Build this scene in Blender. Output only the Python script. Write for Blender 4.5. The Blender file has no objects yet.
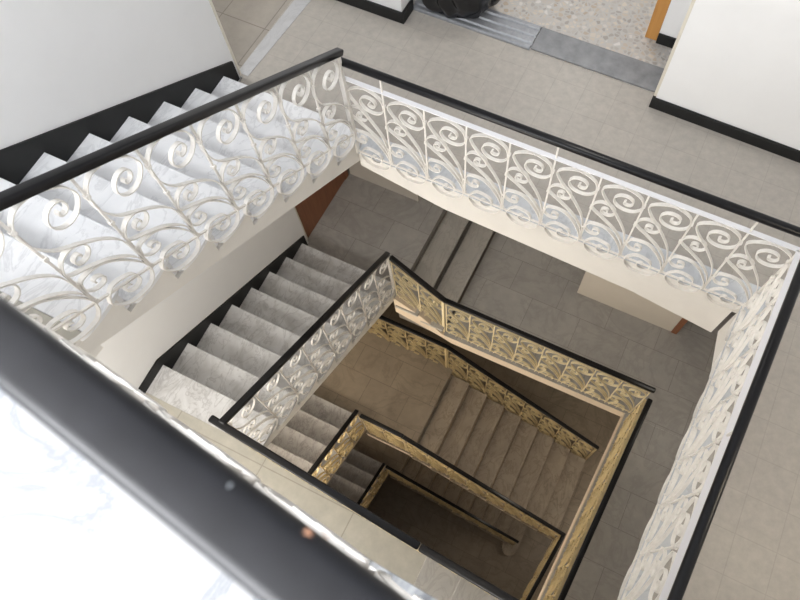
import bpy, bmesh, math, random
from mathutils import Vector, Matrix
random.seed(7)
SC = bpy.context.scene
COL = SC.collection
V = Vector
PI = math.pi

# ------------------------------------------------------------------ object helpers
def tag(o, label=None, cat=None, group=None, kind=None):
    if label: o['label'] = label
    if cat: o['category'] = cat
    if group: o['group'] = group
    if kind: o['kind'] = kind
    return o

def empty(name, loc):
    o = bpy.data.objects.new(name, None)
    o.empty_display_size = .1
    COL.objects.link(o)
    o.location = loc
    return o

def link(name, me, parent=None, loc=(0, 0, 0)):
    o = bpy.data.objects.new(name, me)
    COL.objects.link(o)
    o.location = loc
    if parent is not None: o.parent = parent
    return o

class MB:
    def __init__(s):
        s.v = []; s.f = []; s.m = []; s.mats = []
    def mi(s, mat):
        if mat not in s.mats: s.mats.append(mat)
        return s.mats.index(mat)
    def add(s, vs, fs, mat):
        b = len(s.v); k = s.mi(mat)
        s.v += [tuple(v) for v in vs]
        for f in fs:
            s.f.append([b + i for i in f]); s.m.append(k)
    def prism(s, poly, z0, z1, mat, side=None):
        """poly: list of xy, extruded in z"""
        a = sum(poly[i][0]*poly[(i+1) % len(poly)][1]-poly[(i+1) % len(poly)][0]*poly[i][1] for i in range(len(poly)))
        if a < 0: poly = poly[::-1]
        n = len(poly)
        vs = [(x, y, z0) for x, y in poly] + [(x, y, z1) for x, y in poly]
        s.add(vs, [list(range(n, 2*n))], mat)
        s.add(vs, [list(range(n))[::-1]], side or mat)
        s.add(vs, [[i, (i+1) % n, n+(i+1) % n, n+i] for i in range(n)], side or mat)
    def box(s, x0, x1, y0, y1, z0, z1, mat):
        s.prism([(x0, y0), (x1, y0), (x1, y1), (x0, y1)], z0, z1, mat)
    def extrude(s, pts, off, mat):
        """closed 3d polygon pts swept by the vector off"""
        n = len(pts); off = V(off)
        vs = [V(p) for p in pts] + [V(p)+off for p in pts]
        s.add(vs, [list(range(n))[::-1], list(range(n, 2*n))] + [[i, (i+1) % n, n+(i+1) % n, n+i] for i in range(n)], mat)
    def build(s, name, parent=None, loc=(0, 0, 0), bevel=0, smooth=False, origin=None, seg=2):
        me = bpy.data.meshes.new(name)
        o3 = V(origin) if origin is not None else V((0, 0, 0))
        me.from_pydata([tuple(V(v)-o3) for v in s.v], [], s.f)
        for mt in s.mats: me.materials.append(mt)
        for p, k in zip(me.polygons, s.m): p.material_index = k
        bm = bmesh.new(); bm.from_mesh(me)
        bmesh.ops.remove_doubles(bm, verts=bm.verts, dist=1e-6)
        bmesh.ops.recalc_face_normals(bm, faces=bm.faces)
        if bevel:
            es = [e for e in bm.edges if len(e.link_faces) == 2 and e.calc_face_angle(0) > .5]
            bmesh.ops.bevel(bm, geom=es, offset=bevel, segments=seg, affect='EDGES', profile=.5, clamp_overlap=True)
        bm.to_mesh(me); bm.free()
        if smooth:
            for p in me.polygons: p.use_smooth = True
            me.set_sharp_from_angle(angle=math.radians(50))
        lc = V(loc) + o3
        if parent is not None and origin is not None: lc = lc - parent.location
        return link(name, me, parent, lc)

# ------------------------------------------------------------------ materials
def mat_new(name, rough=.6, spec=.4):
    m = bpy.data.materials.new(name); m.use_nodes = True
    nt = m.node_tree; b = nt.nodes['Principled BSDF']
    b.inputs['Roughness'].default_value = rough
    b.inputs['Specular IOR Level'].default_value = spec
    return m, nt, b
def nd(nt, t, **kw):
    n = nt.nodes.new(t)
    for k, v in kw.items(): setattr(n, k, v)
    return n
def ramp(nt, fac, stops):
    r = nd(nt, 'ShaderNodeValToRGB')
    el = r.color_ramp.elements
    while len(el) < len(stops): el.new(.5)
    for e, (p, c) in zip(el, stops):
        e.position = p; e.color = (*c, 1)
    nt.links.new(fac, r.inputs[0]); return r.outputs[0]
def noise(nt, vec, scale, detail=5, rough=.55, dist=0):
    n = nd(nt, 'ShaderNodeTexNoise')
    n.inputs['Scale'].default_value = scale; n.inputs['Detail'].default_value = detail
    n.inputs['Roughness'].default_value = rough; n.inputs['Distortion'].default_value = dist
    nt.links.new(vec, n.inputs['Vector']); return n.outputs['Fac']
def mix(nt, fac, a, b, mode='MIX'):
    n = nd(nt, 'ShaderNodeMix', data_type='RGBA', blend_type=mode)
    for sock, val in ((n.inputs[0], fac), (n.inputs[6], a), (n.inputs[7], b)):
        if hasattr(val, 'node'): nt.links.new(val, sock)
        elif isinstance(val, (int, float)): sock.default_value = val
        else: sock.default_value = (*val, 1)
    return n.outputs[2]
def coords(nt, which='Object'):
    return nd(nt, 'ShaderNodeTexCoord').outputs[which]
def worldpos(nt):
    return nd(nt, 'ShaderNodeNewGeometry').outputs['Position']
def bump(nt, b, h, strength, dist=.01):
    n = nd(nt, 'ShaderNodeBump'); n.inputs['Strength'].default_value = strength
    n.inputs['Distance'].default_value = dist
    nt.links.new(h, n.inputs['Height']); nt.links.new(n.outputs[0], b.inputs['Normal'])

def m_paint(name, col, rough=.6, var=.06, scale=3):
    m, nt, b = mat_new(name, rough, .3)
    w = worldpos(nt)
    f = noise(nt, w, scale, 6, .6)
    lo = tuple(c*(1-var) for c in col); hi = tuple(min(1, c*(1+var*.5)) for c in col)
    nt.links.new(ramp(nt, f, [(.3, lo), (.7, hi)]), b.inputs['Base Color'])
    bump(nt, b, noise(nt, w, 60, 3), .05, .004)
    return m
def m_marble(name, base, cloud, vein, scale=3., rough=.3, veinw=.5):
    m, nt, b = mat_new(name, rough, .45)
    w = worldpos(nt)
    f1 = noise(nt, w, scale, 8, .62, .8)
    c = ramp(nt, f1, [(.32, cloud), (.62, base)])
    mp = nd(nt, 'ShaderNodeMapping'); mp.inputs['Rotation'].default_value = (.3, .5, .6); mp.inputs['Scale'].default_value = (1, .45, 1)
    nt.links.new(w, mp.inputs[0])
    f2 = noise(nt, mp.outputs[0], scale*1.3, 9, .6, 1.6)
    a = nd(nt, 'ShaderNodeMath', operation='SUBTRACT'); a.inputs[1].default_value = .5; nt.links.new(f2, a.inputs[0])
    ab = nd(nt, 'ShaderNodeMath', operation='ABSOLUTE'); nt.links.new(a.outputs[0], ab.inputs[0])
    vm = ramp(nt, ab.outputs[0], [(0, (veinw,)*3), (.035, (0, 0, 0))])
    cc = mix(nt, vm, c, vein)
    nt.links.new(cc, b.inputs['Base Color'])
    return m
def m_tile(name, c1, c2, joint, size, rough=.4, off=0., jw=.004, mott=12., vein=None, rot=0., origin=(0, 0)):
    m, nt, b = mat_new(name, rough, .4)
    w = worldpos(nt)
    mp = nd(nt, 'ShaderNodeMapping'); nt.links.new(w, mp.inputs[0])
    mp.inputs['Location'].default_value = (-origin[0], -origin[1], 0)
    mp.inputs['Rotation'].default_value = (0, 0, rot)
    br = nd(nt, 'ShaderNodeTexBrick'); br.offset = off; br.squash = 1
    br.inputs['Scale'].default_value = 1
    br.inputs['Brick Width'].default_value = size[0]; br.inputs['Row Height'].default_value = size[1]
    br.inputs['Mortar Size'].default_value = jw; br.inputs['Mortar Smooth'].default_value = .3
    br.inputs['Color1'].default_value = (*c1, 1); br.inputs['Color2'].default_value = (*c2, 1); br.inputs['Mortar'].default_value = (*joint, 1)
    nt.links.new(mp.outputs[0], br.inputs['Vector'])
    f = noise(nt, w, mott, 8, .65)
    g = ramp(nt, f, [(.3, (.86, .86, .86)), (.7, (1.06, 1.05, 1.04))])
    c = mix(nt, 1., br.outputs['Color'], g, 'MULTIPLY')
    if vein:
        f2 = noise(nt, w, 1.7, 9, .62, 1.5)
        a = nd(nt, 'ShaderNodeMath', operation='SUBTRACT'); a.inputs[1].default_value = .5; nt.links.new(f2, a.inputs[0])
        ab = nd(nt, 'ShaderNodeMath', operation='ABSOLUTE'); nt.links.new(a.outputs[0], ab.inputs[0])
        vm = ramp(nt, ab.outputs[0], [(0, (.5,)*3), (.05, (0, 0, 0))])
        c = mix(nt, vm, c, vein)
    nt.links.new(c, b.inputs['Base Color'])
    return m
def m_plain(name, col, rough=.4, spec=.5, metal=0., var=.0, scale=20):
    m, nt, b = mat_new(name, rough, spec)
    b.inputs['Metallic'].default_value = metal
    if var:
        f = noise(nt, worldpos(nt), scale, 6, .6)
        nt.links.new(ramp(nt, f, [(.3, tuple(c*(1-var) for c in col)), (.7, tuple(min(1, c*(1+var)) for c in col))]), b.inputs['Base Color'])
    else:
        b.inputs['Base Color'].default_value = (*col, 1)
    return m
def m_wood(name, col, dark, rough=.45):
    m, nt, b = mat_new(name, rough, .4)
    w = coords(nt)
    mp = nd(nt, 'ShaderNodeMapping'); mp.inputs['Scale'].default_value = (9, 9, .8); nt.links.new(w, mp.inputs[0])
    nt.links.new(ramp(nt, noise(nt, mp.outputs[0], 3, 7, .6, .6), [(.3, dark), (.7, col)]), b.inputs['Base Color'])
    return m
def m_terrazzo(name):
    m, nt, b = mat_new(name, .4, .4)
    w = worldpos(nt)
    vo = nd(nt, 'ShaderNodeTexVoronoi', feature='F1'); vo.inputs['Scale'].default_value = 26
    nt.links.new(w, vo.inputs['Vector'])
    ed = nd(nt, 'ShaderNodeTexVoronoi', feature='DISTANCE_TO_EDGE'); ed.inputs['Scale'].default_value = 26
    nt.links.new(w, ed.inputs['Vector'])
    sx = nd(nt, 'ShaderNodeSeparateColor'); nt.links.new(vo.outputs['Color'], sx.inputs[0])
    stone = ramp(nt, sx.outputs[0], [(0, (.34, .31, .28)), (.35, (.50, .46, .42)), (.6, (.62, .55, .46)), (.85, (.44, .36, .28)), (1, (.66, .63, .6))])
    e = ramp(nt, ed.outputs['Distance'], [(.06, (1, 1, 1)), (.16, (0, 0, 0))])
    nt.links.new(mix(nt, e, stone, (.50, .48, .455)), b.inputs['Base Color'])
    return m

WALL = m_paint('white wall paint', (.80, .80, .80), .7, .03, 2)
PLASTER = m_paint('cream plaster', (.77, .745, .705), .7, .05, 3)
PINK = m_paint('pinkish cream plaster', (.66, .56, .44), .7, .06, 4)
SKIRT = m_paint('charcoal gloss paint', (.012, .0125, .0125), .5, .3, 5)
RAIL = m_plain('black rail paint', (.008, .0078, .009), .28, .3)
NEARRAIL = m_plain('worn black rail paint', (.013, .013, .016), .34, .42, var=.2, scale=30)
CHIP = m_plain('bare reddish primer', (.42, .22, .14), .7, .2)
SCRATCH = m_plain('pale scuff', (.30, .32, .34), .6, .2)
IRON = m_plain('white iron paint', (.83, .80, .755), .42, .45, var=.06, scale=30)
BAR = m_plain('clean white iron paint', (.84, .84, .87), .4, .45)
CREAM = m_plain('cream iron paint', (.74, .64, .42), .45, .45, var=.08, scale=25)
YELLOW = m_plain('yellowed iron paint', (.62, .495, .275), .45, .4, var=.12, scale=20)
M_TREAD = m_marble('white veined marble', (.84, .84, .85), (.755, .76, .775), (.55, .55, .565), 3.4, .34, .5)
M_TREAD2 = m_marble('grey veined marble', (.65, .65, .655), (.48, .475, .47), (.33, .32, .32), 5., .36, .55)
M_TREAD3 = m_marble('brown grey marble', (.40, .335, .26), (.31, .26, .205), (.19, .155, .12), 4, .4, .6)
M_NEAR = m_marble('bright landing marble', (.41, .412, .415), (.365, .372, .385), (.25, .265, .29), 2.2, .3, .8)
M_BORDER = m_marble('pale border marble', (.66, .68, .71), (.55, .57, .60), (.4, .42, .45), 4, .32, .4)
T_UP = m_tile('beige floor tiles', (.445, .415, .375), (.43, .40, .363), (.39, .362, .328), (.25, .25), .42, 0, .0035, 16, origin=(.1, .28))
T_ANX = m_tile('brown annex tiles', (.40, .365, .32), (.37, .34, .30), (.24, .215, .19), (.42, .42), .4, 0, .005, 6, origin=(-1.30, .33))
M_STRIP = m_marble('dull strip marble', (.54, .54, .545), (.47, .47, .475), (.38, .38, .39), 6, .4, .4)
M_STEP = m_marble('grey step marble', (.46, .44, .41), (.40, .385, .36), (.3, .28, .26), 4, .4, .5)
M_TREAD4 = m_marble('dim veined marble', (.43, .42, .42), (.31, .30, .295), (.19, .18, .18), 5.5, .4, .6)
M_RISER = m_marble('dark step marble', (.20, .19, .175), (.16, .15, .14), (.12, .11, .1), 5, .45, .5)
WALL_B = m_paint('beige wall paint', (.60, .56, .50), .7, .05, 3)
T_N = m_tile('beige landing tiles', (.46, .44, .385), (.44, .42, .365), (.33, .31, .27), (.87, .5), .4, 0, .006, 10, origin=(.13, -2.3))
T_MID = m_tile('grey marble slabs', (.41, .40, .385), (.375, .365, .35), (.265, .255, .24), (.62, .42), .36, .5, .004, 7, vein=(.29, .28, .265), origin=(.2, .1))
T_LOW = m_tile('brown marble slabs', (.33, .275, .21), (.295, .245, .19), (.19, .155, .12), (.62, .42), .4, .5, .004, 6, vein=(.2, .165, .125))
TERR = m_terrazzo('pebble terrazzo')
SILL = m_plain('brushed grey metal', (.33, .34, .36), .38, .5, .55, .12, 30)
SILL2 = m_plain('worn grey metal plate', (.24, .245, .255), .5, .4, .3, .2, 9)
BAG = m_plain('black plastic film', (.006, .006, .007), .2, .5)
ORANGE = m_wood('orange varnished wood', (.55, .28, .08), (.46, .22, .06))
BROWN = m_wood('red brown wood', (.26, .105, .05), (.19, .075, .035))
GLASS = m_plain('window frame paint', (.75, .75, .74), .5)
BEAD = m_plain('beige corner bead', (.66, .62, .53), .6)

# ------------------------------------------------------------------ plan and levels (metres)
R = .1748; T = .2934
Z0 = 0.
N0 = 8*R
UP = N0 + 8*R
A1 = -2.797; N1 = A1 + 8*R; F1 = A1 - 3*R
A2 = -5.079; N2 = A2 + 5*R; F2 = A2 - 9*R
A3 = -8.90;  N3 = A3 + 5*R; G = A3 - 10*R
def wx(y): return -1.21 - .034*y          # face of the left wall
def rx(y): return 2.975 + .058*y           # right edge of the well
def ny(x): return -2.21 - .075*x           # near edge of the lower wells
XR, YN, XL, YF = 4.7, -3.9, -3.6, 4.2

# ------------------------------------------------------------------ balustrades
def catmull(P, n):
    out = []
    for i in range(len(P)-1):
        p0 = P[max(i-1, 0)]; p1 = P[i]; p2 = P[i+1]; p3 = P[min(i+2, len(P)-1)]
        for k in range(n):
            t = k/n
            out.append(tuple(.5*((2*b)+(-a+c)*t+(2*a-5*b+4*c-d)*t*t+(-a+3*b-3*c+d)*t**3) for a, b, c, d in zip(p0, p1, p2, p3)))
    out.append(P[-1]); return out
def spiral(cx, cy, rad, step=30):
    """rad: list of (angle, radius) in degrees; linear in between"""
    out = []
    for (a0, r0), (a1, r1) in zip(rad, rad[1:]):
        n = max(1, int(abs(a1-a0)/step))
        for k in range(n):
            a = math.radians(a0+(a1-a0)*k/n); r = r0+(r1-r0)*k/n
            out.append((cx+r*math.cos(a), cy+r*math.sin(a)))
    a = math.radians(rad[-1][0]); r = rad[-1][1]
    out.append((cx+r*math.cos(a), cy+r*math.sin(a))); return out
# panel shapes in a .3 x .78 field, node at the lower right
def scroll_shapes():
    W, H = .3, .78
    p = lambda u, v: (u*W, v*H)
    c1 = [p(.985, .0), p(.965, .2), p(.90, .33), p(.77, .455), p(.46, .64), p(.18, .78)] + \
        spiral(.195, .632, [(158, .172), (105, .142), (50, .118), (0, .1), (-90, .085), (-180, .08), (-270, .057), (-360, .04), (-450, .026), (-540, .014), (-600, .006)])
    c2 = [p(.985, .0), p(.95, .15), p(.84, .255), p(.62, .37), p(.30, .475)] + \
        spiral(.096, .462, [(195, .094), (125, .088), (60, .068), (-10, .056), (-90, .042), (-180, .031), (-270, .02), (-360, .011), (-400, .006)])
    c3 = spiral(.07, .185, [(560, .006), (520, .012), (440, .026), (360, .037), (270, .045), (175, .064), (120, .083)]) + [p(.42, .345), p(.66, .275), p(.86, .16), p(.96, .06)] + \
        spiral(.158, -.005, [(0, .132), (-60, .127), (-110, .125), (-180, .122), (-235, .108), (-290, .082), (-360, .06), (-450, .044), (-540, .03), (-630, .016), (-690, .006)])
    return c1, c2, c3
SHAPES = scroll_shapes()
def slope_shapes():
    q = .78/.735
    a1 = [(.296, 0), (.294, .16), (.278, .30), (.212, .413), (.121, .507), (.045, .584), (.0, .69), (.0, .785), (.03, .84), (.085, .862), (.165, .838), (.245, .768)]
    a1 += spiral(.178, .69, [(0, .098), (-90, .084), (-180, .068), (-270, .05), (-360, .037), (-450, .025), (-540, .013), (-600, .006)])
    return [(x, y*q) for x, y in a1], SHAPES[1], SHAPES[2]
SLOPED = slope_shapes()

def sweep_bar(mb, pts, U, h, N, mat, wz, th, sub, shear=1.):
    """flat iron bent in the panel plane; U = vector of one panel, h = height, N = inward normal"""
    wl = math.hypot(U.x, U.y)
    D = V((U.x, U.y, 0))/wl; sl = U.z/wl
    k = h/.78; kw = wl/.3
    P = catmull(pts, sub)
    P = [(a*kw, b*k) for a, b in P]
    n = len(P); vs = []
    for i, (a, b) in enumerate(P):
        a0, b0 = P[max(i-1, 0)]; a1, b1 = P[min(i+1, n-1)]
        t = D*(a1-a0) + V((0, 0, (b1-b0)+(a1-a0)*sl*shear))
        t.normalize()
        q = t.cross(N).normalized()
        c = D*a + V((0, 0, b + wl*sl + shear*sl*(a-wl)))
        for s1, s2 in ((-1, -1), (1, -1), (1, 1), (-1, 1)):
            vs.append(c + q*(th/2*s1) + N*(wz/2*s2))
    fs = []
    for i in range(n-1):
        for j in range(4):
            fs.append([4*i+j, 4*i+(j+1) % 4, 4*i+4+(j+1) % 4, 4*i+4+j])
    fs += [[0, 1, 2, 3], [4*n-4, 4*n-1, 4*n-2, 4*n-3]]
    mb.add(vs, fs, mat)

def bar3(mb, a, b, w, h, mat, up=V((0, 0, 1))):
    """rectangular bar from a to b, w wide sideways, h tall"""
    a = V(a); b = V(b); t = (b-a).normalized()
    s = t.cross(up)
    if s.length < 1e-4: s = V((1, 0, 0))
    s.normalize(); u = s.cross(t).normalized()
    vs = [p + s*(w/2*i) + u*(h/2*j) for p in (a, b) for i, j in ((-1, -1), (1, -1), (1, 1), (-1, 1))]
    mb.add(vs, [[0, 1, 2, 3], [7, 6, 5, 4], [0, 4, 5, 1], [1, 5, 6, 2], [2, 6, 7, 3], [3, 7, 4, 0]], mat)

def rail_mesh(mb, a, b, mat, w=.056, h=.044, r=.013):
    """rounded handrail with a soft end"""
    a = V(a); b = V(b); t = (b-a).normalized(); s = t.cross(V((0, 0, 1))).normalized(); u = s.cross(t).normalized()
    prof = []
    for cx, cy, a0 in ((1, 1, 0), (-1, 1, 90), (-1, -1, 180), (1, -1, 270)):
        for k in range(5):
            an = math.radians(a0+k*22.5)
            prof.append((cx*(w/2-r)+r*math.cos(an), cy*(h/2-r)+r*math.sin(an)))
    L = (b-a).length; n = len(prof); vs = []
    rings = [(0, .6), (.004, .86), (.012, 1), (L-.012, 1), (L-.004, .86), (L, .6)]
    for d, k in rings:
        for x, y in prof: vs.append(a+t*d+s*x*k+u*y*k)
    fs = [list(range(n))[::-1], list(range(n*(len(rings)-1), n*len(rings)))]
    for i in range(len(rings)-1):
        for j in range(n):
            fs.append([i*n+j, i*n+(j+1) % n, (i+1)*n+(j+1) % n, (i+1)*n+j])
    mb.add(vs, fs, mat)

def balustrade(root, S, U, n, N, h, iron, rail_h, detail=2, bar=None, bar_mat=None, tall=(), r0=.02, r1=.02,
               rail_mat=None, rail_off=0., first=None, rod=.011, wz=.024, th=.0065, railw=.056, post0=False, post1=False, rnd=.013):
    """S lower left node seen from inside the well, U one panel, n panels, N inward normal"""
    S = V(S); U = V(U); N = V(N).normalized(); rail_mat = rail_mat or RAIL
    D = V((U.x, U.y, 0)).normalized(); sl = U.z/math.hypot(U.x, U.y)
    Z = V((0, 0, 1)); L0 = S - root.location
    E = U*n
    mb = MB(); aa = L0 - N*rail_off + Z*rail_h - (D+Z*sl)*r0; bb = L0 - N*rail_off + E + Z*rail_h + (D+Z*sl)*r1
    rail_mesh(mb, aa, bb, rail_mat, railw, r=rnd)
    mb.build('handrail', root, smooth=True)
    if bar is not None:
        mb = MB(); bar3(mb, L0 + Z*bar, L0 + E + Z*bar, .032, .007, bar_mat or iron)
        mb.build('top_bar', root)
    mb = MB(); bar3(mb, L0, L0 + E, .012, .012, iron); mb.build('bottom_bar', root)
    for flag, q in ((post0, L0), (post1, L0+E)):
        if flag:
            mb = MB(); bar3(mb, q - Z*.02, q + Z*rail_h, .03, .03, iron); mb.build('post', root, bevel=.002)
    # uprights
    top = bar if bar is not None else rail_h - .02
    def rodm(hh):
        mb = MB(); bar3(mb, (0, 0, -.01), (0, 0, hh), rod, rod, iron, V((D.x, D.y, 0)))
        me = mb.build('baluster', root); return me
    proto = None; ptall = None; cols = None
    for i in range(n+1):
        q = L0 + U*i
        if i in tall:
            if ptall is None: ptall = rodm(rail_h-.01); o = ptall
            else: o = ptall.copy(); COL.objects.link(o)
        else:
            if proto is None: proto = rodm(top); o = proto
            else: o = proto.copy(); COL.objects.link(o)
        o.parent = root; o.location = q
        if detail >= 2:
            for v in (.015, .44, .19, .66):
                if cols is None:
                    mb = MB(); bar3(mb, (0, 0, -.011), (0, 0, .011), .021, .021, iron, V((D.x, D.y, 0)))
                    c = mb.build('collar', o); cols = c
                else:
                    c = cols.copy(); COL.objects.link(c); c.parent = o
                c.location = (0, 0, v*h/.78)
    # scrolls
    sub = {2: 4, 1: 3, 0: 2}[detail]
    shapes, shears = (SLOPED, (0, .1, .67)) if abs(sl) > .4 and bar is None else (SHAPES, (1, 1, 1))
    if detail >= 1:
        names = ('large_scroll', 'middle_scroll', 'lower_scroll')
        protos = []
        for nm, sh, m in zip(names, shapes, shears):
            mb = MB(); sweep_bar(mb, sh, U, h, N, iron, wz, th, sub, m)
            protos.append(mb.build(nm, root, smooth=True))
        for i in range(n):
            for pr in protos:
                o = pr if i == 0 else pr.copy()
                if i: COL.objects.link(o)
                o.parent = root; o.location = L0 + U*i
    else:
        mb = MB()
        for sh, m in zip(shapes, shears): sweep_bar(mb, sh, U, h, N, iron, wz, th, sub, m)
        pr = mb.build('scroll_panel', root, smooth=True)
        for i in range(n):
            o = pr if i == 0 else pr.copy()
            if i: COL.objects.link(o)
            o.parent = root; o.location = L0 + U*i
    return root

def balus(label, S, *a, **k):
    r = empty('balustrade', S); tag(r, label, 'railing', 'wrought iron balustrades of the stairwell')
    return balustrade(r, S, *a, **k)

# ------------------------------------------------------------------ flights
def left_flight(label, y0, zb, n, depth, mt, body, xin=0., ylast=None, xo=.008, rounded=False):
    """rises towards the near side along the left wall; nosing k at y0-T*k"""
    root = empty('stair_flight', (-.6, y0, zb)); tag(root, label, 'stairs', 'marble stair flights')
    for k in range(n):
        yn = y0 - T*k; z = zb + R*(k+1); y1 = yn - T - .01
        if k == n-1: y1 = ylast if ylast is not None else yn - .3
        ym = yn - T/2 if rounded else (yn+y1)/2
        if rounded:
            y2 = yn - T; hy = T/2
            end = [(xin + xo*math.cos(a)**.7 - .012*(1-math.cos(a)), ym + hy*math.sin(a)) for a in [math.radians(d) for d in range(80, -81, -16)]]
            end = [(xin-.012, yn)] + end + [(xin-.012, y2), (xin-.012, y1)]
        else: end = [(xin+xo, yn), (xin+xo, y1)]
        mb = MB(); mb.prism([(wx(yn)-.02, yn)] + end + [(wx(y1)-.02, y1)], z-.032, z, mt)
        mb.build('tread', root, bevel=.006, origin=(-.6, yn, z))
        mb = MB(); mb.prism([(wx(yn)-.02, yn-.022), (xin-.004, yn-.022), (xin-.004, yn-.045), (wx(yn)-.02, yn-.045)], z-R+.001, z-.0325, mt)
        mb.build('riser', root, origin=(-.6, yn, z-R/2))
    # waist and closed side under the treads
    pts = []
    for k in range(n):
        yn = y0 - T*k - .046; z = zb + R*(k+1) - .033
        pts += [(yn, z-R), (yn, z)]
    ye = y0 - T*n - .02
    zt = zb + R*n - .033
    pts += [(ye, zt)]
    sl = R/T
    lo = lambda y: zb + R + sl*(y0-y) - depth
    poly = [(xin, y, z) for y, z in pts] + [(xin, ye, lo(ye)), (xin, y0-.046, min(lo(y0), zb-.05)), ]
    mb = MB(); mb.extrude(poly, (wx(y0-1)-.03-xin, 0, 0), body)
    mb.build('string', root, origin=(-.6, y0, zb))
    return root

def far_flight(label, x0, za, n, mt, body, yi, yo, last_ext=0., bull=False):
    """descends towards +x; nosing k at x0+T*k, tread k belongs below it"""
    root = empty('stair_flight', (x0, (yi+yo)/2, za)); tag(root, label, 'stairs', 'marble stair flights')
    for k in range(1, n):
        z = za - R*k; xa = x0 + T*(k-1) + .01; xb = x0 + T*k
        mb = MB()
        if bull and k == n-1:
            xb += .04; c = (xa+xb)/2; r = (xb-xa)/2
            arc = [(c+r*math.cos(a), yi-.06+r*1.1*math.sin(a)) for a in [math.radians(d) for d in range(0, -181, -15)]]
            mb.prism([(xb, yo)] + arc + [(xa, yo)], z-.034, z, mt)
            mb.prism([(xb-.03, yo)] + [(c+(px-c)*.88, yi-.06+(py-yi+.06)*.88) for px, py in arc] + [(xa, yo)], z-R+.002, z-.0345, mt)
        else:
            mb.prism([(xa, yi-.03), (xb, yi-.03), (xb, yo), (xa, yo)], z-.032, z, mt)
        mb.build('tread', root, bevel=.006, origin=(xa, yi, z))
    mb = MB()
    pts = []
    for k in range(0, n):
        x = x0 + T*k - .03; z = za - R*k - .034
        pts += [(x, z), (x, z-R if k < n-1 else za-R*n+.002)]
    xe = x0 + T*(n-1) - .03
    poly = [(x, yi, z) for x, z in pts]
    poly += [(xe-.3, yi, za-R*n+.002), (x0-.03, yi, za-.33)]
    mb.extrude(poly, (0, yo-yi, 0), body)
    mb.build('string', root, origin=(x0, yi, za))
    return root

# ------------------------------------------------------------------ level with the apartment doors (z = 0)
def struct(mb, name, **k):
    o = mb.build(name, **k); o['kind'] = 'structure'; return o
def plate(name, polys, z0, z1, mat, side=None, bevel=0):
    mb = MB()
    for p in polys: mb.prism(p, z0, z1, mat, side)
    return struct(mb, name, bevel=bevel)

far0 = [(XL, .235), (-1.19, .235), (-1.19, .085), (.0, .085), (.0, .0), (3.0, .0), (XR, .0), (XR, YF), (XL, YF)]
right0 = [(rx(0), 0.), (XR, 0.), (XR, YN), (rx(YN), YN)]
# tiled corridor; the terrazzo of the apartment is its own floor
plate('floor', [[(XL, .235), (-1.256, .235), (-1.256, 1.47), (XL, 1.47)]], -.03, 0, T_ANX, PLASTER)
plate('floor', [[(-1.2555, .235), (-1.19, .235), (-1.19, .085), (0, .085), (0, .0), (XR, .0), (XR, 1.47), (-1.2555, 1.47)], [(rx(0)+.025, -.001), (XR, -.001), (XR, YN), (rx(YN)+.025, YN)]], -.03, 0, T_UP, PLASTER)
plate('floor', [[(XL, 1.471), (XR, 1.471), (XR, YF), (XL, YF)]], -.03, 0, TERR, PLASTER)
plate('ceiling', [[(XL, .235), (-1.19, .235), (-1.19, .06), (0, .06), (0, .012), (XR, .012), (XR, YF), (XL, YF)], [(rx(0)+.035, .01), (XR, .01), (XR, YN), (rx(YN)+.035, YN)]], -.17, -.031, PLASTER)
# edge beams round the well
mb = MB(); mb.extrude([(0, 0, -.002), (rx(0)-.012, 0, -.002), (rx(0)-.012, 0, -.56), (2.3, 0, -.43), (1.5, 0, -.385), (.72, 0, -.345), (.0, 0, -.19)], (0, .14, 0), PLASTER); struct(mb, 'trim_1')
mb = MB(); mb.extrude([(rx(0)+.02, .0, -.002), (rx(YN)+.03, YN, -.002), (rx(YN)+.03, YN, -.20), (rx(-.5)+.03, -.5, -.2), (rx(0)+.02, .0, -.5)], (.14, 0, 0), PLASTER); struct(mb, 'trim_2')
# marble border slabs along the well
plate('trim_3', [[(.0, -.022), (rx(0)-.02, -.022), (rx(0)+.16, .175), (.0, .175)]], .0005, .006, M_BORDER, bevel=.002)
plate('trim_4', [[(rx(0)+.0, -.022), (rx(0)+.165, .175), (rx(YN)+.165, YN), (rx(YN)+.005, YN)]], .0005, .0055, M_BORDER, bevel=.002)
plate('trim_5', [[(-1.255, .26), (-1.155, .26), (-1.10, 1.31), (-1.235, 1.31)]], .0005, .004, M_STRIP)
plate('trim_6', [[(-1.19, .086), (.0, .086), (.0, .178), (-1.19, .178)]], .0005, .0045, M_TREAD)

# walls of the corridor
H0 = 2.55
mb = MB(); mb.prism([(XL, 1.305), (-.285, 1.305), (-.285, 1.47), (XL, 1.47)], 0, H0, WALL); struct(mb, 'wall_far')
mb = MB(); mb.prism([(1.885, 1.345), (XR, 1.285), (XR, 1.72), (1.885, 1.72)], 0, H0, WALL); struct(mb, 'wall_far')
mb = MB(); mb.box(1.70, XR, 1.985, 2.12, 0, H0, WALL); struct(mb, 'wall_far')
mb = MB(); mb.box(1.862, 1.884, 1.352, 1.372, .0, H0, BEAD); mb.box(1.868, 1.8845, 1.372, 1.72, .0, H0, PLASTER); struct(mb, 'trim_7')
mb = MB(); mb.prism([(XL, 1.282), (-.262, 1.282), (-.262, 1.47), (-.284, 1.47), (-.284, 1.304), (XL, 1.304)], 0.0005, .105, SKIRT); struct(mb, 'baseboard_far', bevel=.003)
mb = MB(); mb.prism([(1.86, 1.322), (XR, 1.262), (XR, 1.284), (1.884, 1.344), (1.884, 1.36), (1.86, 1.36)], .0005, .10, SKIRT); struct(mb, 'baseboard_far', bevel=.003)
mb = MB(); mb.box(1.70, XR, 1.965, 1.984, .0005, .095, SKIRT); struct(mb, 'baseboard_far', bevel=.003)
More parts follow.
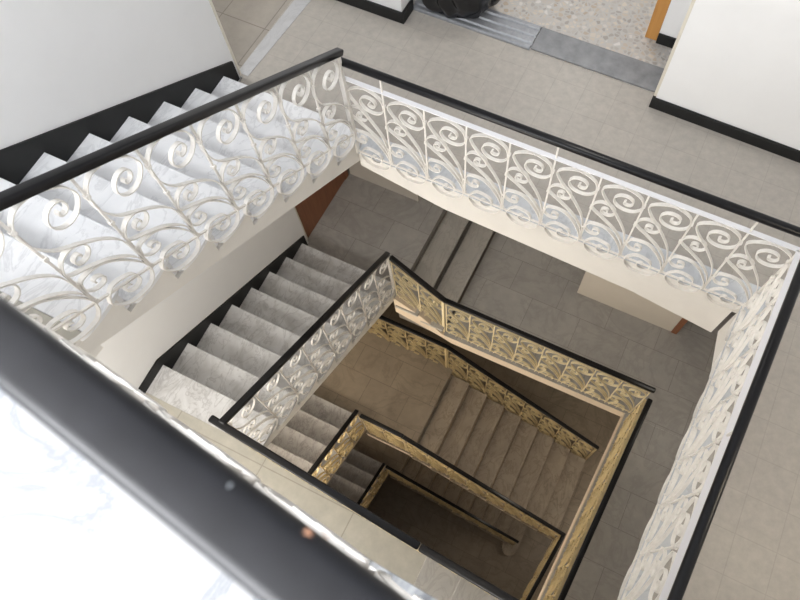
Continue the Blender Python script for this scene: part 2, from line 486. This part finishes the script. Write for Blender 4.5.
# orange jamb inside the apartment
d = empty('door_frame', (1.65, 2.03, 0)); tag(d, 'orange varnished wooden door frame inside the apartment', 'door frame')
mb = MB(); mb.box(1.60, 1.698, 1.99, 2.11, 0, 2.1, ORANGE); mb.build('jamb', d, bevel=.004, origin=(1.65, 2.03, 1))
mb = MB(); mb.box(.80, 1.60, 1.99, 2.11, 2.0, 2.1, ORANGE); mb.build('head', d, bevel=.004, origin=(1.2, 2.03, 2.05))
# door sill: ribbed piece and plain piece
d = empty('door_sill', (.8, 1.6, 0)); tag(d, 'long grey metal door sill, ribbed on one half, plain on the other', 'door sill')
prof = [(1.46, .0005), (1.46, .016), (1.475, .024), (1.495, .024), (1.505, .008), (1.52, .008), (1.53, .022), (1.575, .022), (1.585, .007), (1.60, .007), (1.61, .022), (1.655, .022), (1.665, .008), (1.68, .008), (1.69, .024), (1.72, .024), (1.73, .0005)]
mb = MB(); mb.extrude([(-.28, y, z) for y, z in prof], (1.075, 0, 0), SILL); mb.build('ribbed_plate', d, origin=(.25, 1.6, 0))
mb = MB(); mb.box(.80, 1.86, 1.475, 1.725, .0005, .018, SILL2); mb.build('plain_plate', d, bevel=.004, origin=(1.33, 1.6, 0))

# black rubbish bag on the sill
def bag():
    bm = bmesh.new(); bmesh.ops.create_icosphere(bm, subdivisions=5, radius=1)
    rnd = random.Random(3); fold = [(rnd.uniform(0, 2*PI), rnd.randint(5, 13), rnd.uniform(.02, .05), rnd.uniform(-2, 2)) for _ in range(8)]
    for v in bm.verts:
        x, y, z = v.co; a = math.atan2(y, x); rr = 1.
        for ph, k, am, tw in fold: rr += am*math.sin(k*a+ph+tw*z*2)*(1-abs(z))**.5*1.2
        rr += .03*math.sin(9*x+4*z+1)*math.cos(8*y-5*z) + 0.018*math.sin(17*z+7*a)
        s = 1. if z < .35 else max(.16, 1-(z-.35)*1.35)
        zz = z if z > -.55 else -.55 + (z+.55)*.08
        v.co = (x*rr*s*.27, y*rr*s*.21, (zz+.55)*.30+.005)
    me = bpy.data.meshes.new('bin_bag'); bm.to_mesh(me); bm.free()
    for p in me.polygons: p.use_smooth = True
    me.materials.append(BAG)
    o = link('bin_bag', me, None, (.065, 1.70, .022)); tag(o, 'crumpled black plastic rubbish bag lying on the metal door sill', 'bag')
    o.rotation_euler = (0, 0, .3); o.scale = (1.2, 1.2, 1.2)
    mb = MB(); seg = 14; rings = [(.50, .035), (.53, .022), (.56, .03), (.60, .06), (.62, .075)]
    vs = []
    for z, r in rings:
        for k in range(seg):
            a = 2*PI*k/seg; q = r*(1+.25*math.sin(3*a+z*20)); vs.append((q*math.cos(a), q*math.sin(a), z-.1))
    fs = [[i*seg+j, i*seg+(j+1) % seg, (i+1)*seg+(j+1) % seg, (i+1)*seg+j] for i in range(len(rings)-1) for j in range(seg)] + [list(range(seg))[::-1]]
    mb.add(vs, fs, BAG); mb.build('knot', o, smooth=True)
bag()

# left wall of the stairs, full height, and the walls around the building
LW = [(wx(.235), .235), (wx(YN), YN), (wx(YN)-.25, YN), (wx(.235)-.22, .235)]
mb = MB(); mb.prism(LW, G, 5.6, WALL); struct(mb, 'wall_left')
mb = MB(); mb.box(wx(.235)-.012, wx(.235)+.006, .2352, .255, .0005, 5.5, BEAD); struct(mb, 'trim_8')
mb = MB(); mb.box(XL-.2, XL, .0, YF, G, 5.6, WALL); struct(mb, 'wall_left')
mb = MB(); mb.box(XL, wx(.235)-.22, .05, .234, G, 5.6, WALL); struct(mb, 'wall_left')
mb = MB(); mb.box(XR, XR+.2, YN, YF, G, 5.6, WALL); struct(mb, 'wall_right')
mb = MB(); mb.box(XL-.2, XR+.2, YF, YF+.2, G, 5.6, WALL); struct(mb, 'wall_far')
# near wall with one window at each half landing
WIN = [(-1.0, 2.3, UP+.75, UP+2.4), (-1.05, .75, N1+1.1, N1+2.5), (-.95, .75, N2+.8, N2+2.1), (-.95, .75, N3+.8, N3+2.1)]
mb = MB(); zlo = G
for x0, x1, z0, z1 in sorted(WIN, key=lambda w: w[2]):
    mb.box(wx(YN)-.25, XR+.2, YN-.22, YN, zlo, z0, WALL)
    mb.box(wx(YN)-.25, x0, YN-.22, YN, z0, z1, WALL); mb.box(x1, XR+.2, YN-.22, YN, z0, z1, WALL); zlo = z1
mb.box(wx(YN)-.25, XR+.2, YN-.22, YN, zlo, 5.6, WALL)
struct(mb, 'wall_near')
for i, (x0, x1, z0, z1) in enumerate(WIN):
    mb = MB(); t = .05; y0, y1 = YN-.14, YN-.08; xm = (x0+x1)/2
    mb.box(x0, x1, y0, y1, z0, z0+t, GLASS); mb.box(x0, x1, y0, y1, z1-t, z1, GLASS)
    mb.box(x0, x0+t, y0, y1, z0+t, z1-t, GLASS); mb.box(x1-t, x1, y0, y1, z0+t, z1-t, GLASS); mb.box(xm-.025, xm+.025, y0, y1, z0+t, z1-t, GLASS)
    struct(mb, 'window_%d' % (i+1))
# roof; its skylight opening is invented to let light down the well
mb = MB(); sx0, sx1, sy0, sy1 = -.9, 3.8, -2.3, 1.1
for b in ((XL-.2, sx0, YN, YF), (sx1, XR+.2, YN, YF), (sx0, sx1, YN, sy0), (sx0, sx1, sy1, YF)): mb.box(*b, 5.4, 5.6, WALL)
struct(mb, 'ceiling')

# skirtings of the left flights
def skirt(y0, zb, n, ylast, yend, far):
    """stepped black skirting board on the left wall"""
    top = lambda y: zb + R + R/T*(y0-y) + .10
    pts = [(y0+far, zb+.001), (y0+.001, zb+.001)]
    for k in range(n):
        yn = y0 - T*k + .001; z = zb + R*(k+1) + .0015
        pts += [(yn, z)] if k == 0 else [(yn, z-R), (yn, z)]
    zn = zb + R*n + .0015
    pts += [(yend, zn), (yend, zn+.12), (ylast, zn+.12), (y0+far, top(y0+far))]
    vs = [V((wx(y)+.001, y, z)) for y, z in pts]
    mb = MB(); mb.extrude(vs, (.014, 0, 0), SKIRT); struct(mb, 'baseboard_left')

# flights on the left
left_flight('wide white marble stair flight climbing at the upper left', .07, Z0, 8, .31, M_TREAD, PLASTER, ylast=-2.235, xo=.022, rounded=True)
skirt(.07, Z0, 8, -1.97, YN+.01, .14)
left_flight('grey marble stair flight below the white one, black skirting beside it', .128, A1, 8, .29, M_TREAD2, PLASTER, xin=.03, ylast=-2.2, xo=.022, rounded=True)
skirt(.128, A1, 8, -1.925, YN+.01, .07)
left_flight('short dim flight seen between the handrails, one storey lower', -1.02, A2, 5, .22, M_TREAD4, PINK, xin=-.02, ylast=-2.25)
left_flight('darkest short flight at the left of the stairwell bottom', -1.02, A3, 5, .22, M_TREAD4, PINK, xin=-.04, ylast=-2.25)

# half landings
def half(z, y1, x1, mat):
    plate('floor', [[(wx(y1)-.02, y1), (.02, y1), (.02, ny(0)+.05), (x1, ny(x1)+.05), (x1, YN), (wx(YN)-.02, YN)]], z-.03, z, mat, PLASTER)
    plate('ceiling', [[(wx(y1)-.02, y1+.02), (.015, y1+.02), (.015, ny(0)+.045), (x1, ny(x1)+.045), (x1, YN), (wx(YN)-.02, YN)]], z-.22, z-.0305, PLASTER)
half(N1, -2.2, 1.68, T_N); half(N2, -2.25, 1.5, T_MID); half(N3, -2.25, .8, T_LOW)
plate('floor', [[(wx(-2.235)-.02, -2.237), (.0, -2.237), (-.0, -2.45), (-.95, -2.46), (-.95, YN), (wx(YN)-.02, YN)]], N0-.03, N0, T_N, PLASTER)
plate('ceiling', [[(wx(-2.2)-.02, -2.237), (-.004, -2.237), (-.02, -2.45), (-.95, -2.455), (-.95, YN), (wx(YN)-.02, YN)]], N0-.2, N0-.0305, PLASTER)

def near_flight(label, x0, zb, n, t, yedge, mt, body):
    """rises towards +x along the near wall"""
    root = empty('stair_flight', (x0, -3.1, zb)); tag(root, label, 'stairs', 'marble stair flights')
    for k in range(n-1):
        xa = x0+t*k; xb = xa+t+.01; z = zb+R*(k+1)
        mb = MB(); mb.prism([(xa, yedge(xa)), (xb, yedge(xb)), (xb, YN+.003), (xa, YN+.003)], z-.032, z, mt)
        mb.build('tread', root, bevel=.006, origin=(xa, -3.1, z))
    pts = []
    for k in range(n-1):
        xa = x0+t*k+.03; z = zb+R*(k+1)-.033; pts += [(xa, z-R), (xa, z)]
    xe = x0+t*(n-1)+.005; pts += [(xe, zb+R*(n-1)-.033), (xe, zb+R*(n-1)-.25), (x0+.03, zb-.2)]
    mb = MB()
    b0 = [V((x, yedge(x)-.02, z)) for x, z in pts]; b1 = [V((x, YN+.003, z)) for x, z in pts]; m = len(pts)
    mb.add(b0+b1, [list(range(m))[::-1], list(range(m, 2*m))]+[[i, (i+1) % m, m+(i+1) % m, m+i] for i in range(m)], body)
    mb.build('string', root, origin=(x0, -3.1, zb))
near_flight('grey flight climbing along the near side, mostly hidden under the closest handrail', 1.69, N1, 8, T, lambda x: ny(x)+.05, M_STEP, PLASTER)
UE = lambda x: -2.445 - .055*max(0, x-.9)
near_flight('bright marble steps leading up to the landing behind the closest handrail', -.95, N0, 8, .264, lambda x: -2.455, M_NEAR, PLASTER)
# upper landing the photograph is taken from
xa = -.95 + .264*7
plate('floor', [[(xa, UE(xa)-.01), (XR, UE(XR)-.01), (XR, YN), (xa, YN)]], UP-.035, UP, M_NEAR)
plate('ceiling', [[(xa, UE(xa)-.015), (XR, UE(XR)-.015), (XR, YN), (xa, YN)]], UP-.22, UP-.036, PLASTER)

# ------------------------------------------------------------------ balustrades
def nrm(U): # inward normal: seen from inside the panels run to the right
    return V((U[1], -U[0], 0)).normalized()
def run(label, S, E, n, h, iron, rail_h, **k):
    S = V(S); E = V(E); U = (E-S)/n
    return balus(label, S, U, n, nrm(U), h, iron, rail_h, **k)

SL = R/T
nz = lambda y, y0, zb: zb + R + SL*(y0-y)
# level 0: far side, left flight, right side
run('white scroll balustrade along the far landing, black handrail raised above its top bar', (0, -.012, .02), (3.0, -.012, .02), 10, .765, IRON, .935,
    bar=.785, bar_mat=BAR, rnd=.021, tall=(0, 1, 5, 9), r0=-.005, r1=.05, post0=True)
run('white scroll balustrade of the upper left flight, in front of bright marble treads', (.03, -2.685, nz(-2.685, .07, Z0)+.03), (.03, -.045, nz(-.045, .07, Z0)+.03), 9, .735, IRON, .785,
    r0=.05, r1=.04, post1=True)
run('white scroll balustrade along the right landing, seen steeply at the right edge', (rx(0)+.012, -.02, .02), (rx(-2.7)+.012, -2.72, .02), 9, .765, IRON, .935,
    bar=.785, bar_mat=BAR, rnd=.021, wz=.019, rail_off=.008, tall=(0, 4, 8), r0=.0, r1=.1)
# level -1
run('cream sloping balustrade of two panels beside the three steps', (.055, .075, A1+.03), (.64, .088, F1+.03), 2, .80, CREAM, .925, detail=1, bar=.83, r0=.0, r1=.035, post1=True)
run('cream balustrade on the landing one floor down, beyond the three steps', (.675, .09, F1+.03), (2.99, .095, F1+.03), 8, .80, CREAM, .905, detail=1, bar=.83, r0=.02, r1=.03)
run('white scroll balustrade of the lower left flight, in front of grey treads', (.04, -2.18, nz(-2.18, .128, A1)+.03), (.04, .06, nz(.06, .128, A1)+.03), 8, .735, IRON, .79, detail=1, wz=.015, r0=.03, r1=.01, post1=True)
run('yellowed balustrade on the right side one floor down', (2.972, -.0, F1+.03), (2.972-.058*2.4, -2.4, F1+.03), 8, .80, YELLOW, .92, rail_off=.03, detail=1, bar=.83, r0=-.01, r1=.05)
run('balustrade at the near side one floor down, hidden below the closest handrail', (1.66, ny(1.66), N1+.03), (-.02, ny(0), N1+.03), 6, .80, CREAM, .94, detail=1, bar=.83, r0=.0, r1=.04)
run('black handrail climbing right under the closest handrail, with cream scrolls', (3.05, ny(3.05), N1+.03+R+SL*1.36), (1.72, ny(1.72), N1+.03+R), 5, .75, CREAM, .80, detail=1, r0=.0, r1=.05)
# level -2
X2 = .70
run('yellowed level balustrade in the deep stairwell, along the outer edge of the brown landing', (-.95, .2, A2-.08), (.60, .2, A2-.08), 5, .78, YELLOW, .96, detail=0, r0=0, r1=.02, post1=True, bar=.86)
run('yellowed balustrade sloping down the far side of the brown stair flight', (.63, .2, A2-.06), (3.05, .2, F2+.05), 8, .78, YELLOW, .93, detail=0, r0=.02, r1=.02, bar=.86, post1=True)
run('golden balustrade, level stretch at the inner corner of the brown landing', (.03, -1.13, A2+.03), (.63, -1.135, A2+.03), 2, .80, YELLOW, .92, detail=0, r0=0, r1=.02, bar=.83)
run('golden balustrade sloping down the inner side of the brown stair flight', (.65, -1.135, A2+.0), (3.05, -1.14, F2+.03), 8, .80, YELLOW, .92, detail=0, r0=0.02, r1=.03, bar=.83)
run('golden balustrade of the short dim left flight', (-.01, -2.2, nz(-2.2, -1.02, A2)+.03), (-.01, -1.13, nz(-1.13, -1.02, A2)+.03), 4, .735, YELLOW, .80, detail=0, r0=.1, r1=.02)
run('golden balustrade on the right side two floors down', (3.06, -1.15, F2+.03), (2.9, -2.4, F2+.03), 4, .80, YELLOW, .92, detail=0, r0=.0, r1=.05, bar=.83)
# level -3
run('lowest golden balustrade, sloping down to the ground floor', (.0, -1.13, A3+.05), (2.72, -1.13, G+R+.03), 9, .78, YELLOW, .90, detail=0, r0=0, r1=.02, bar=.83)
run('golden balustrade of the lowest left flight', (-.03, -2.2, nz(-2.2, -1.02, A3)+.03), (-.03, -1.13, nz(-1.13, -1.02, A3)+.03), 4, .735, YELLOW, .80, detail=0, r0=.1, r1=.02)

# closest handrail
def near_rail():
    a = V((3.0, -2.683, UP+.02+.155)); b = V((.96, -2.403, UP+.02-.09))
    r = run('closest handrail, worn black paint with chips, crossing the lower left corner', a, b, 7, .78, IRON, .885, bar=.80, bar_mat=BAR,
            rail_mat=NEARRAIL, rail_off=-.007, r0=.1, r1=.05, detail=1)
    t = (b-a).normalized(); s = t.cross(V((0, 0, 1))).normalized()
    c0 = a - r.location + V((0, 0, .885)) - nrm(b-a)*-.007
    top = .0223
    def flake(name, x, y, rl, rw, mat, seed, dz=0.):
        rnd = random.Random(seed); mb = MB(); n = 12
        q0 = V((x, y, 0)) - r.location - c0; d2 = V((t.x, t.y, 0)).normalized(); s2 = V((s.x, s.y, 0)).normalized()
        p = c0 + t*(q0.dot(d2)/t.dot(d2)) + s2*q0.dot(s2) + V((0, 0, top+dz))
        ring = []
        for k in range(n):
            an = 2*PI*k/n; q = rnd.uniform(.65, 1.2)
            ring.append(p + t*math.cos(an)*rl*q + s*math.sin(an)*rw*q + V((0, 0, -.0009)))
        ctr = [p + (v-p)*.55 + V((0, 0, .0010)) for v in ring]
        mb.add(ring + ctr, [[i, (i+1) % n, n+(i+1) % n, n+i] for i in range(n)] + [list(range(n, 2*n))], mat)
        o = mb.build(name, r); o['label'] = 'bare spot in the worn paint'
    flake('paint_chip', 1.872, -2.496, .0034, .0024, CHIP, 1)
    flake('paint_chip', 1.884, -2.492, .0016, .0012, CHIP, 4)
    flake('scuff', 1.805, -2.4928, .0013, .0026, SCRATCH, 2)
    flake('paint_chip', 1.838, -2.533, .0045, .0018, CHIP, 5, dz=-.0012)
near_rail()

# ------------------------------------------------------------------ one floor down
plate('floor', [[(-1.23, .16), (.0, .16), (.0, .03), (.045, .03), (.045, 1.80), (XL, 1.80), (XL, .24), (-1.23, .24)]], A1-.04, A1, T_MID, M_RISER)
plate('ceiling', [[(-1.23, .16), (.012, .16), (.012, 1.27), (XL, 1.27), (XL, .24), (-1.23, .24)]], A1-.3, A1-.041, PLASTER)
st = empty('steps', (.3, .6, F1)); tag(st, 'three grey marble steps on the landing one floor down', 'steps')
for k in range(1, 3):
    x0 = .012 + .31*(k-1)+.035; x1 = .012 + .31*k + .02
    mb = MB(); mb.box(x0, x1, -.02+.02*k, 1.795, A1-R*k-.034, A1-R*k, M_STEP); mb.build('tread', st, bevel=.006, origin=(x0, .6, A1-R*k))
mb = MB(); mb.box(.046, .632, .05, 1.792, F1-.1, A1-2*R-.035, M_RISER); mb.box(.046, .312, .05, 1.792, A1-2*R-.0345, A1-R-.035, M_RISER); mb.box(.014, .043, .05, 1.72, A1-R, A1-.041, M_RISER); mb.build('body', st, origin=(.3, .6, F1))
ed = lambda x: .03 + .012*x
plate('floor', [[(.655, ed(.65)), (rx(0), ed(3)), (XR, ed(3)), (XR, 3.6), (.655, 3.6)], [(rx(0)-.03, ed(3)-.001), (XR, ed(3)-.001), (XR, YN), (rx(YN)-.03, YN)]], F1-.04, F1, T_MID, PLASTER)
plate('ceiling', [[(.655, ed(.65)+.03), (rx(0), ed(3)+.03), (XR, ed(3)+.03), (XR, 3.6), (.655, 3.6)], [(rx(0)-.02, ed(3)+.02), (XR, ed(3)+.02), (XR, YN), (rx(YN)-.02, YN)]], F1-.18, F1-.041, PLASTER)
mb = MB(); mb.extrude([(.03, .022, A1-.002), (.045, .022, A1-.002), (.36, .03, A1-R-.04), (.65, .035, F1-.002), (rx(0)-.04, ed(3)-.004, F1-.002), (rx(0)-.04, ed(3)-.004, F1-.17), (.76, .035, F1-.16), (.62, .03, A1-.60), (.03, .022, A1-.40)], (0, .12, 0), PINK); struct(mb, 'trim_9')
mb = MB(); mb.extrude([(rx(0)-.04, .06, F1-.002), (rx(YN)-.04, YN, F1-.002), (rx(YN)-.04, YN, F1-.2), (rx(0)-.04, .06, F1-.2)], (.12, 0, 0), PINK); struct(mb, 'trim_10')
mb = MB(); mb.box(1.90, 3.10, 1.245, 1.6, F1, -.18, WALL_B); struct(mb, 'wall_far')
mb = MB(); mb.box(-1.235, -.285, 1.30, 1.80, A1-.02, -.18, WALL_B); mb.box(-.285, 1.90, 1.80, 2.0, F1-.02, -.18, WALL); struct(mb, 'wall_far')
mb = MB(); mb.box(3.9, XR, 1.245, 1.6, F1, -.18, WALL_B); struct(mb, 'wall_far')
d = empty('door_frame', (3.14, 1.3, F1)); tag(d, 'brown wooden door frame at the end of the beige wall one floor down', 'door frame')
mb = MB(); mb.box(3.101, 3.17, 1.235, 1.45, F1, F1+2.1, BROWN); mb.build('jamb', d, bevel=.003, origin=(3.14, 1.3, F1))
mb = MB(); mb.box(3.101, 3.9, 1.235, 1.45, F1+2.1, F1+2.17, BROWN); mb.build('head', d, bevel=.003, origin=(3.14, 1.3, F1))
d = empty('door_leaf', (-1.25, .7, A1)); tag(d, 'red brown wooden door beside the foot of the lower left flight', 'door')
mb = MB(); mb.box(-1.29, -1.25, .275, 1.20, A1+.004, A1+2.1, BROWN); mb.build('panel', d, bevel=.003, origin=(-1.25, .7, A1))
mb = MB(); mb.box(-1.30, -1.243, .237, .274, A1, A1+2.14, BEAD); mb.build('jamb', d, origin=(-1.25, .25, A1))
mb = MB(); mb.box(-1.30, -1.243, 1.201, 1.272, A1, A1+2.14, BROWN); mb.build('jamb', d, origin=(-1.25, 1.2, A1))
mb = MB(); bar3(mb, (-1.25, 1.12, A1+1.0), (-1.2, 1.12, A1+1.0), .02, .02, SILL); bar3(mb, (-1.2, 1.13, A1+1.0), (-1.2, 1.0, A1+1.0), .018, .018, SILL); mb.build('handle', d, origin=(-1.25, 1.1, A1+1))
mb = MB(); mb.box(-1.30, -1.245, .237, 1.275, A1+2.141, -.175, WALL); struct(mb, 'wall_left')

# ------------------------------------------------------------------ two floors down
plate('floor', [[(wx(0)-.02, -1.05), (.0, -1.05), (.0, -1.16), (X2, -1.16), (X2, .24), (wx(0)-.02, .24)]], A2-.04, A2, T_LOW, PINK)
plate('ceiling', [[(wx(0)-.02, -1.03), (.0, -1.03), (.0, -1.15), (X2-.03, -1.15), (X2-.03, .23), (wx(0)-.02, .23)]], A2-.2, A2-.041, PINK)
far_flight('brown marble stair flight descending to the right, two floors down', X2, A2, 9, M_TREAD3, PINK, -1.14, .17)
plate('floor', [[(-1.3, .18), (X2+T*8-.02, .18), (X2+T*8-.02, -1.14), (XR, -1.14), (XR, YF), (-1.3, YF)], [(3.05, -1.141), (XR, -1.141), (XR, YN), (2.75, YN)]], F2-.04, F2, T_LOW, PINK)
plate('ceiling', [[(3.03, -1.13), (XR, -1.13), (XR, YF), (3.03, YF)], [(3.06, -1.131), (XR, -1.131), (XR, YN), (2.76, YN)]], F2-.2, F2-.041, PINK)

# ------------------------------------------------------------------ ground floor
plate('floor', [[(wx(0)-.02, -1.05), (.0, -1.05), (.0, -1.16), (.153, -1.16), (.153, .24), (wx(0)-.02, .24)]], A3-.04, A3, T_LOW, PINK)
plate('ceiling', [[(wx(0)-.02, -1.03), (.0, -1.03), (.0, -1.15), (.12, -1.15), (.12, .23), (wx(0)-.02, .23)]], A3-.2, A3-.041, PINK)
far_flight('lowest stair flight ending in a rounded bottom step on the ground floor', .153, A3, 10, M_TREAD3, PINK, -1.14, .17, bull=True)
plate('floor', [[(XL, YN), (XR, YN), (XR, YF), (XL, YF)]], G-.1, G, T_LOW)

# ------------------------------------------------------------------ light
def area(name, loc, rot, sx, sy, power, col):
    l = bpy.data.lights.new(name, 'AREA'); l.shape = 'RECTANGLE'; l.size = sx; l.size_y = sy; l.energy = power; l.color = col
    o = bpy.data.objects.new(name, l); COL.objects.link(o); o.location = loc; o.rotation_euler = rot
    return o
PW = [190, 84, 105, 34]
WC = [(.965, .98, 1), (1, .95, .88), (1, .87, .70), (1, .85, .68)]
for (x0, x1, z0, z1), pw, wc in zip(WIN, PW, WC):
    area('window_daylight', ((x0+x1)/2, YN-.18, (z0+z1)/2), (PI/2, 0, 0), x1-x0, z1-z0, pw, wc)
area('skylight_fill', ((sx0+sx1)/2, (sy0+sy1)/2, 5.5), (0, 0, 0), sx1-sx0, sy1-sy0, 23, (.93, .96, 1))  # soft top fill; the skylight it stands in is invented
area('corridor_fill', (4.2, -1.2, 2.3), (0, 0, 0), .4, .4, 10, (1, .84, .6))  # warm fill added over the right landing, no fixture there
area('deep_corridor_fill', (4.1, -.5, F2+2.2), (0, .6, 0), .4, .4, 8, (1, .9, .76))  # fill added from the right to lift the brown treads
area('ground_fill', (4.0, -.6, G+2.3), (0, .5, 0), .4, .4, 5, (1, .9, .78))  # invented source that lifts the ground floor a little
area('annex_fill', (-2.4, .8, 2.4), (0, 0, 0), .4, .4, 12, (1, .96, .9))  # unseen fill added for the left end of the landing
area('corridor_fill', (1.6, .7, 2.5), (0, 0, 0), .4, .4, 5, (1, .96, .9))  # extra fill added to keep the far landing bright
area('lower_corridor_fill', (3.8, .6, F1+2.4), (0, 0, 0), .4, .4, 4, (1, .92, .8))  # made-up source brightening the landing one floor down
area('apartment_fill', (.8, 3.0, 2.4), (0, 0, 0), .6, .6, 14, (1, .97, .93))  # fill added beyond the doorway, no lamp known in there
w = bpy.data.worlds.new('world'); SC.world = w; w.use_nodes = True
w.node_tree.nodes['Background'].inputs[0].default_value = (.75, .85, 1, 1)
w.node_tree.nodes['Background'].inputs[1].default_value = .22

# ------------------------------------------------------------------ camera
RM = [[0.900796, 0.433938, -0.016259], [0.393536, -0.83161, -0.39186], [-0.183564, 0.346587, -0.919881]]
f, px, py = 668.42206, 440.97555, 307.35482
cd = bpy.data.cameras.new('camera'); cam = bpy.data.objects.new('camera', cd); COL.objects.link(cam)
r0, r1_, r2 = [V(r) for r in RM]
M = Matrix(((r0.x, -r1_.x, -r2.x, 1.97457), (r0.y, -r1_.y, -r2.y, -2.4873), (r0.z, -r1_.z, -r2.z, 4.21042), (0, 0, 0, 1)))
cam.matrix_world = M
cd.sensor_fit = 'HORIZONTAL'; cd.sensor_width = 36; cd.lens = f/800*36
cd.shift_x = (400-px)/800; cd.shift_y = (py-300)/800
cd.clip_start = .05; cd.clip_end = 100
cd.dof.use_dof = True; cd.dof.focus_distance = 4.2; cd.dof.aperture_fstop = 4.5
SC.camera = cam
SC.view_settings.view_transform = 'Standard'; SC.view_settings.look = 'None'
SC.view_settings.gamma = 1; SC.view_settings.use_curve_mapping = False
SC.view_settings.exposure = .36
